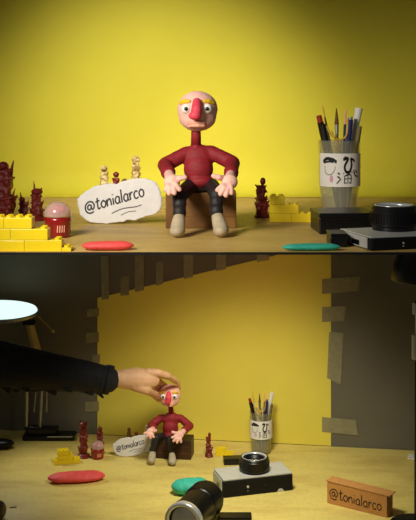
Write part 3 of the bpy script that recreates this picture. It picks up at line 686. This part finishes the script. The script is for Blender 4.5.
# lamp head hanging at the right edge
t = thing('desk_lamp', (at(436, 262, 2.2).x+.02, 2.2, ZL), 'black round lamp head on a pale jointed stem cropped at the right edge', 'lamp'); o0 = t.location.copy()
A = lambda px, py, dd=0: at(px, py, 2.2+dd)-o0
bm = bmesh.new(); lathe(bm, [(0, .0), (.088, -.045), (.092, -.05), (.086, -.048), (.06, -.02), (.0, -.008)][::-1] if False else [(0, .062), (.03, .060), (.062, .045), (.080, .015), (.086, -.02), (.084, -.022), (.075, .012), (.055, .038), (0, .052)], 44, Matrix.Translation(A(430, 270))); obj('lamp_shade', bm, M['blackp'], t, smooth=True)
bm = bmesh.new(); cyl(bm, A(416, 303), A(416, 314), .008); cyl(bm, A(417, 312), A(417, 336), .004); cyl(bm, A(416.5, 335), A(416.5, 359), .0105); obj('pale_stem', bm, M['white'], t, label='pale white stem')
bm = bmesh.new(); q = A(417, 359); cyl(bm, q, Vector((q.x, q.y, .012)), .006); obj('pole', bm, M['blackp'], t)
bm = bmesh.new(); lathe(bm, [(0, 0), (.06, 0), (.06, .008), (.01, .014), (0, .014)], 36, Matrix.Translation((q.x, q.y, 0))); obj('lamp_base', bm, M['blackp'], t)
bm = bmesh.new(); cyl(bm, A(430, 262), A(416.5, 304), .005); obj('neck', bm, M['blackp'], t)

# ------------------------------------------------------------------ the reaching arm
e = at(-60, 352, 2.50)
t = thing('person', (e.x, e.y, ZL), 'person in a black long sleeve reaching in to pinch the small figure by its head', 'person'); o0 = t.location.copy()
W = lambda px, py, d=2.55: at(px, py, d)-o0
def hand(bm):
    cap(bm, W(94, 377, 2.55), W(119, 378.5, 2.56), .022, .0215)
    ell(bm, W(137, 379.5, 2.57), (.046, .020, .0235), Matrix.Rotation(.03, 3, 'Y'))
    chain(bm, [(W(120, 379, 2.56), .023), (W(137, 379, 2.57), .030), (W(151, 379.5, 2.575), .0235)])
    ell(bm, W(151, 376.5, 2.58), (.021, .022, .0215))
    # index over the top of the head
    chain(bm, [(W(148, 372.5, 2.568), .0115), (W(158.5, 372.8, 2.566), .0098), (W(168, 375.8, 2.580), .0086), (W(174.5, 380.0, 2.612), .0070), (W(177, 383.5, 2.635), .0062)])
    # middle, ring, little finger going behind the head
    chain(bm, [(W(150, 374.5, 2.595), .0115), (W(160.5, 374.5, 2.60), .0098), (W(170, 377, 2.64), .0086), (W(177.5, 383.2, 2.665), .0066), (W(179, 388, 2.68), .0058)])
    chain(bm, [(W(149, 378.5, 2.605), .011), (W(158, 381, 2.625), .0092), (W(164, 385, 2.665), .008), (W(170, 389.5, 2.69), .0064)])
    chain(bm, [(W(146, 382, 2.60), .010), (W(154, 386, 2.63), .0084), (W(159.5, 390, 2.665), .007), (W(163.5, 393.5, 2.685), .0058)])
    # thumb down the left side of the head
    chain(bm, [(W(134, 384, 2.56), .018), (W(146, 389, 2.562), .0145), (W(153.5, 393.5, 2.60), .0105), (W(158.8, 399.5, 2.66), .0075)])
blob('hand', hand, M['hand'], t, .0018, 5)
for (c, r_, ry) in ((W(176, 381.5, 2.615), (.0034, .0016, .005), .8), (W(155.8, 395.6, 2.612), (.004, .0016, .0058), -.5)):
    bm = bmesh.new(); ell(bm, c, r_, Matrix.Rotation(ry, 3, 'Y')); obj('fingernail', bm, M['nail'], t, smooth=True)
def slv(bm):
    pts = [(-75, 352, 2.46, .068), (-40, 357, 2.475, .064), (0, 364, 2.49, .058), (30, 369, 2.505, .052), (60, 373, 2.52, .045), (85, 376, 2.535, .039), (100, 378.5, 2.545, .0355), (107, 379.5, 2.55, .0345)]
    chain(bm, [(W(x, y, d_), r_) for x, y, d_, r_ in pts])
    for i in range(30):
        f = random.random()*.84; k = f*(len(pts)-1); i0 = int(k); g = k-i0
        a, b = pts[i0], pts[i0+1]; x, y, d_, r_ = [a[n]*(1-g)+b[n]*g for n in range(4)]
        an = random.uniform(-2.2, 1.2); c = W(x, y, d_)+Vector((0, -math.cos(an)*r_*.93, math.sin(an)*r_*.93))
        dv = Vector((random.uniform(.5, 1), 0, random.uniform(-.55, .1))).normalized()*random.uniform(.012, .03)
        cap(bm, c-dv, c+dv, r_*.13, r_*.11)
    for x in (84, 91, 98, 104): ell(bm, W(x, 377+x*.02, 2.545), (.006, .0375, .0375), Matrix.Rotation(.25, 3, 'Y'))
blob('sleeve', slv, M['cloth'], t, .0026, 6)
bm = bmesh.new(); lathe(bm, [(.0335, -.004), (.0365, -.006), (.0375, .004), (.036, .012), (.033, .012)], 40, Matrix.Translation(W(107, 379.5, 2.55)) @ Matrix.Rotation(PI/2+.22, 4, 'Y'), True); obj('cuff', bm, M['cloth'], t, smooth=True)

# ------------------------------------------------------------------ lights
def spot(loc, target, power, size_deg, blend, col, rad=.05, name='spot_lamp'):
    L_ = bpy.data.lights.new(name, 'SPOT'); L_.energy = power; L_.spot_size = math.radians(size_deg); L_.spot_blend = blend; L_.color = col; L_.shadow_soft_size = rad
    o = bpy.data.objects.new(name, L_); C.objects.link(o); o.location = loc
    o.rotation_euler = (Vector(target)-Vector(loc)).to_track_quat('-Z', 'Y').to_euler(); return o
# upper scene
spot((-.14, 1.27, ZU+.50), at(155, 155, 2.07), 27, 60, 1.0, (1, .96, .88), .06)
spot((-.42, .80, ZU+.42), at(210, 212, 1.5), 37, 54, 1.0, (1, .95, .86), .11)
# lower scene
spot((.05, 2.12, 1.49), (.09, 2.46, .80), 25, 88, 1.0, (1, .97, .82), .08)
spot((.12, 2.05, 1.42), at(225, 300, 2.75), 3.0, 62, 1.0, (1, .46, .28), .08)
spot((-.555, 2.68, 1.135), (-.25, 2.45, .80), 3.0, 120, 1.0, (1, .98, .82), .06)
w = bpy.data.worlds.new('World'); bpy.context.scene.world = w; w.use_nodes = True
w.node_tree.nodes['Background'].inputs[0].default_value = (.88, .93, 1, 1); w.node_tree.nodes['Background'].inputs[1].default_value = .06

# ------------------------------------------------------------------ camera
cd = bpy.data.cameras.new('camera'); co = bpy.data.objects.new('camera', cd); C.objects.link(co)
co.location = (0, 0, H); co.rotation_euler = (PI/2, 0, 0)
cd.sensor_fit = 'HORIZONTAL'; cd.sensor_width = 36; cd.lens = F/416*36; cd.shift_y = -(260-YH)/416; cd.clip_start = .05
sc = bpy.context.scene; sc.camera = co
sc.view_settings.view_transform = 'Standard'; sc.view_settings.look = 'None'; sc.view_settings.exposure = 0; sc.view_settings.gamma = 1; sc.view_settings.use_curve_mapping = False
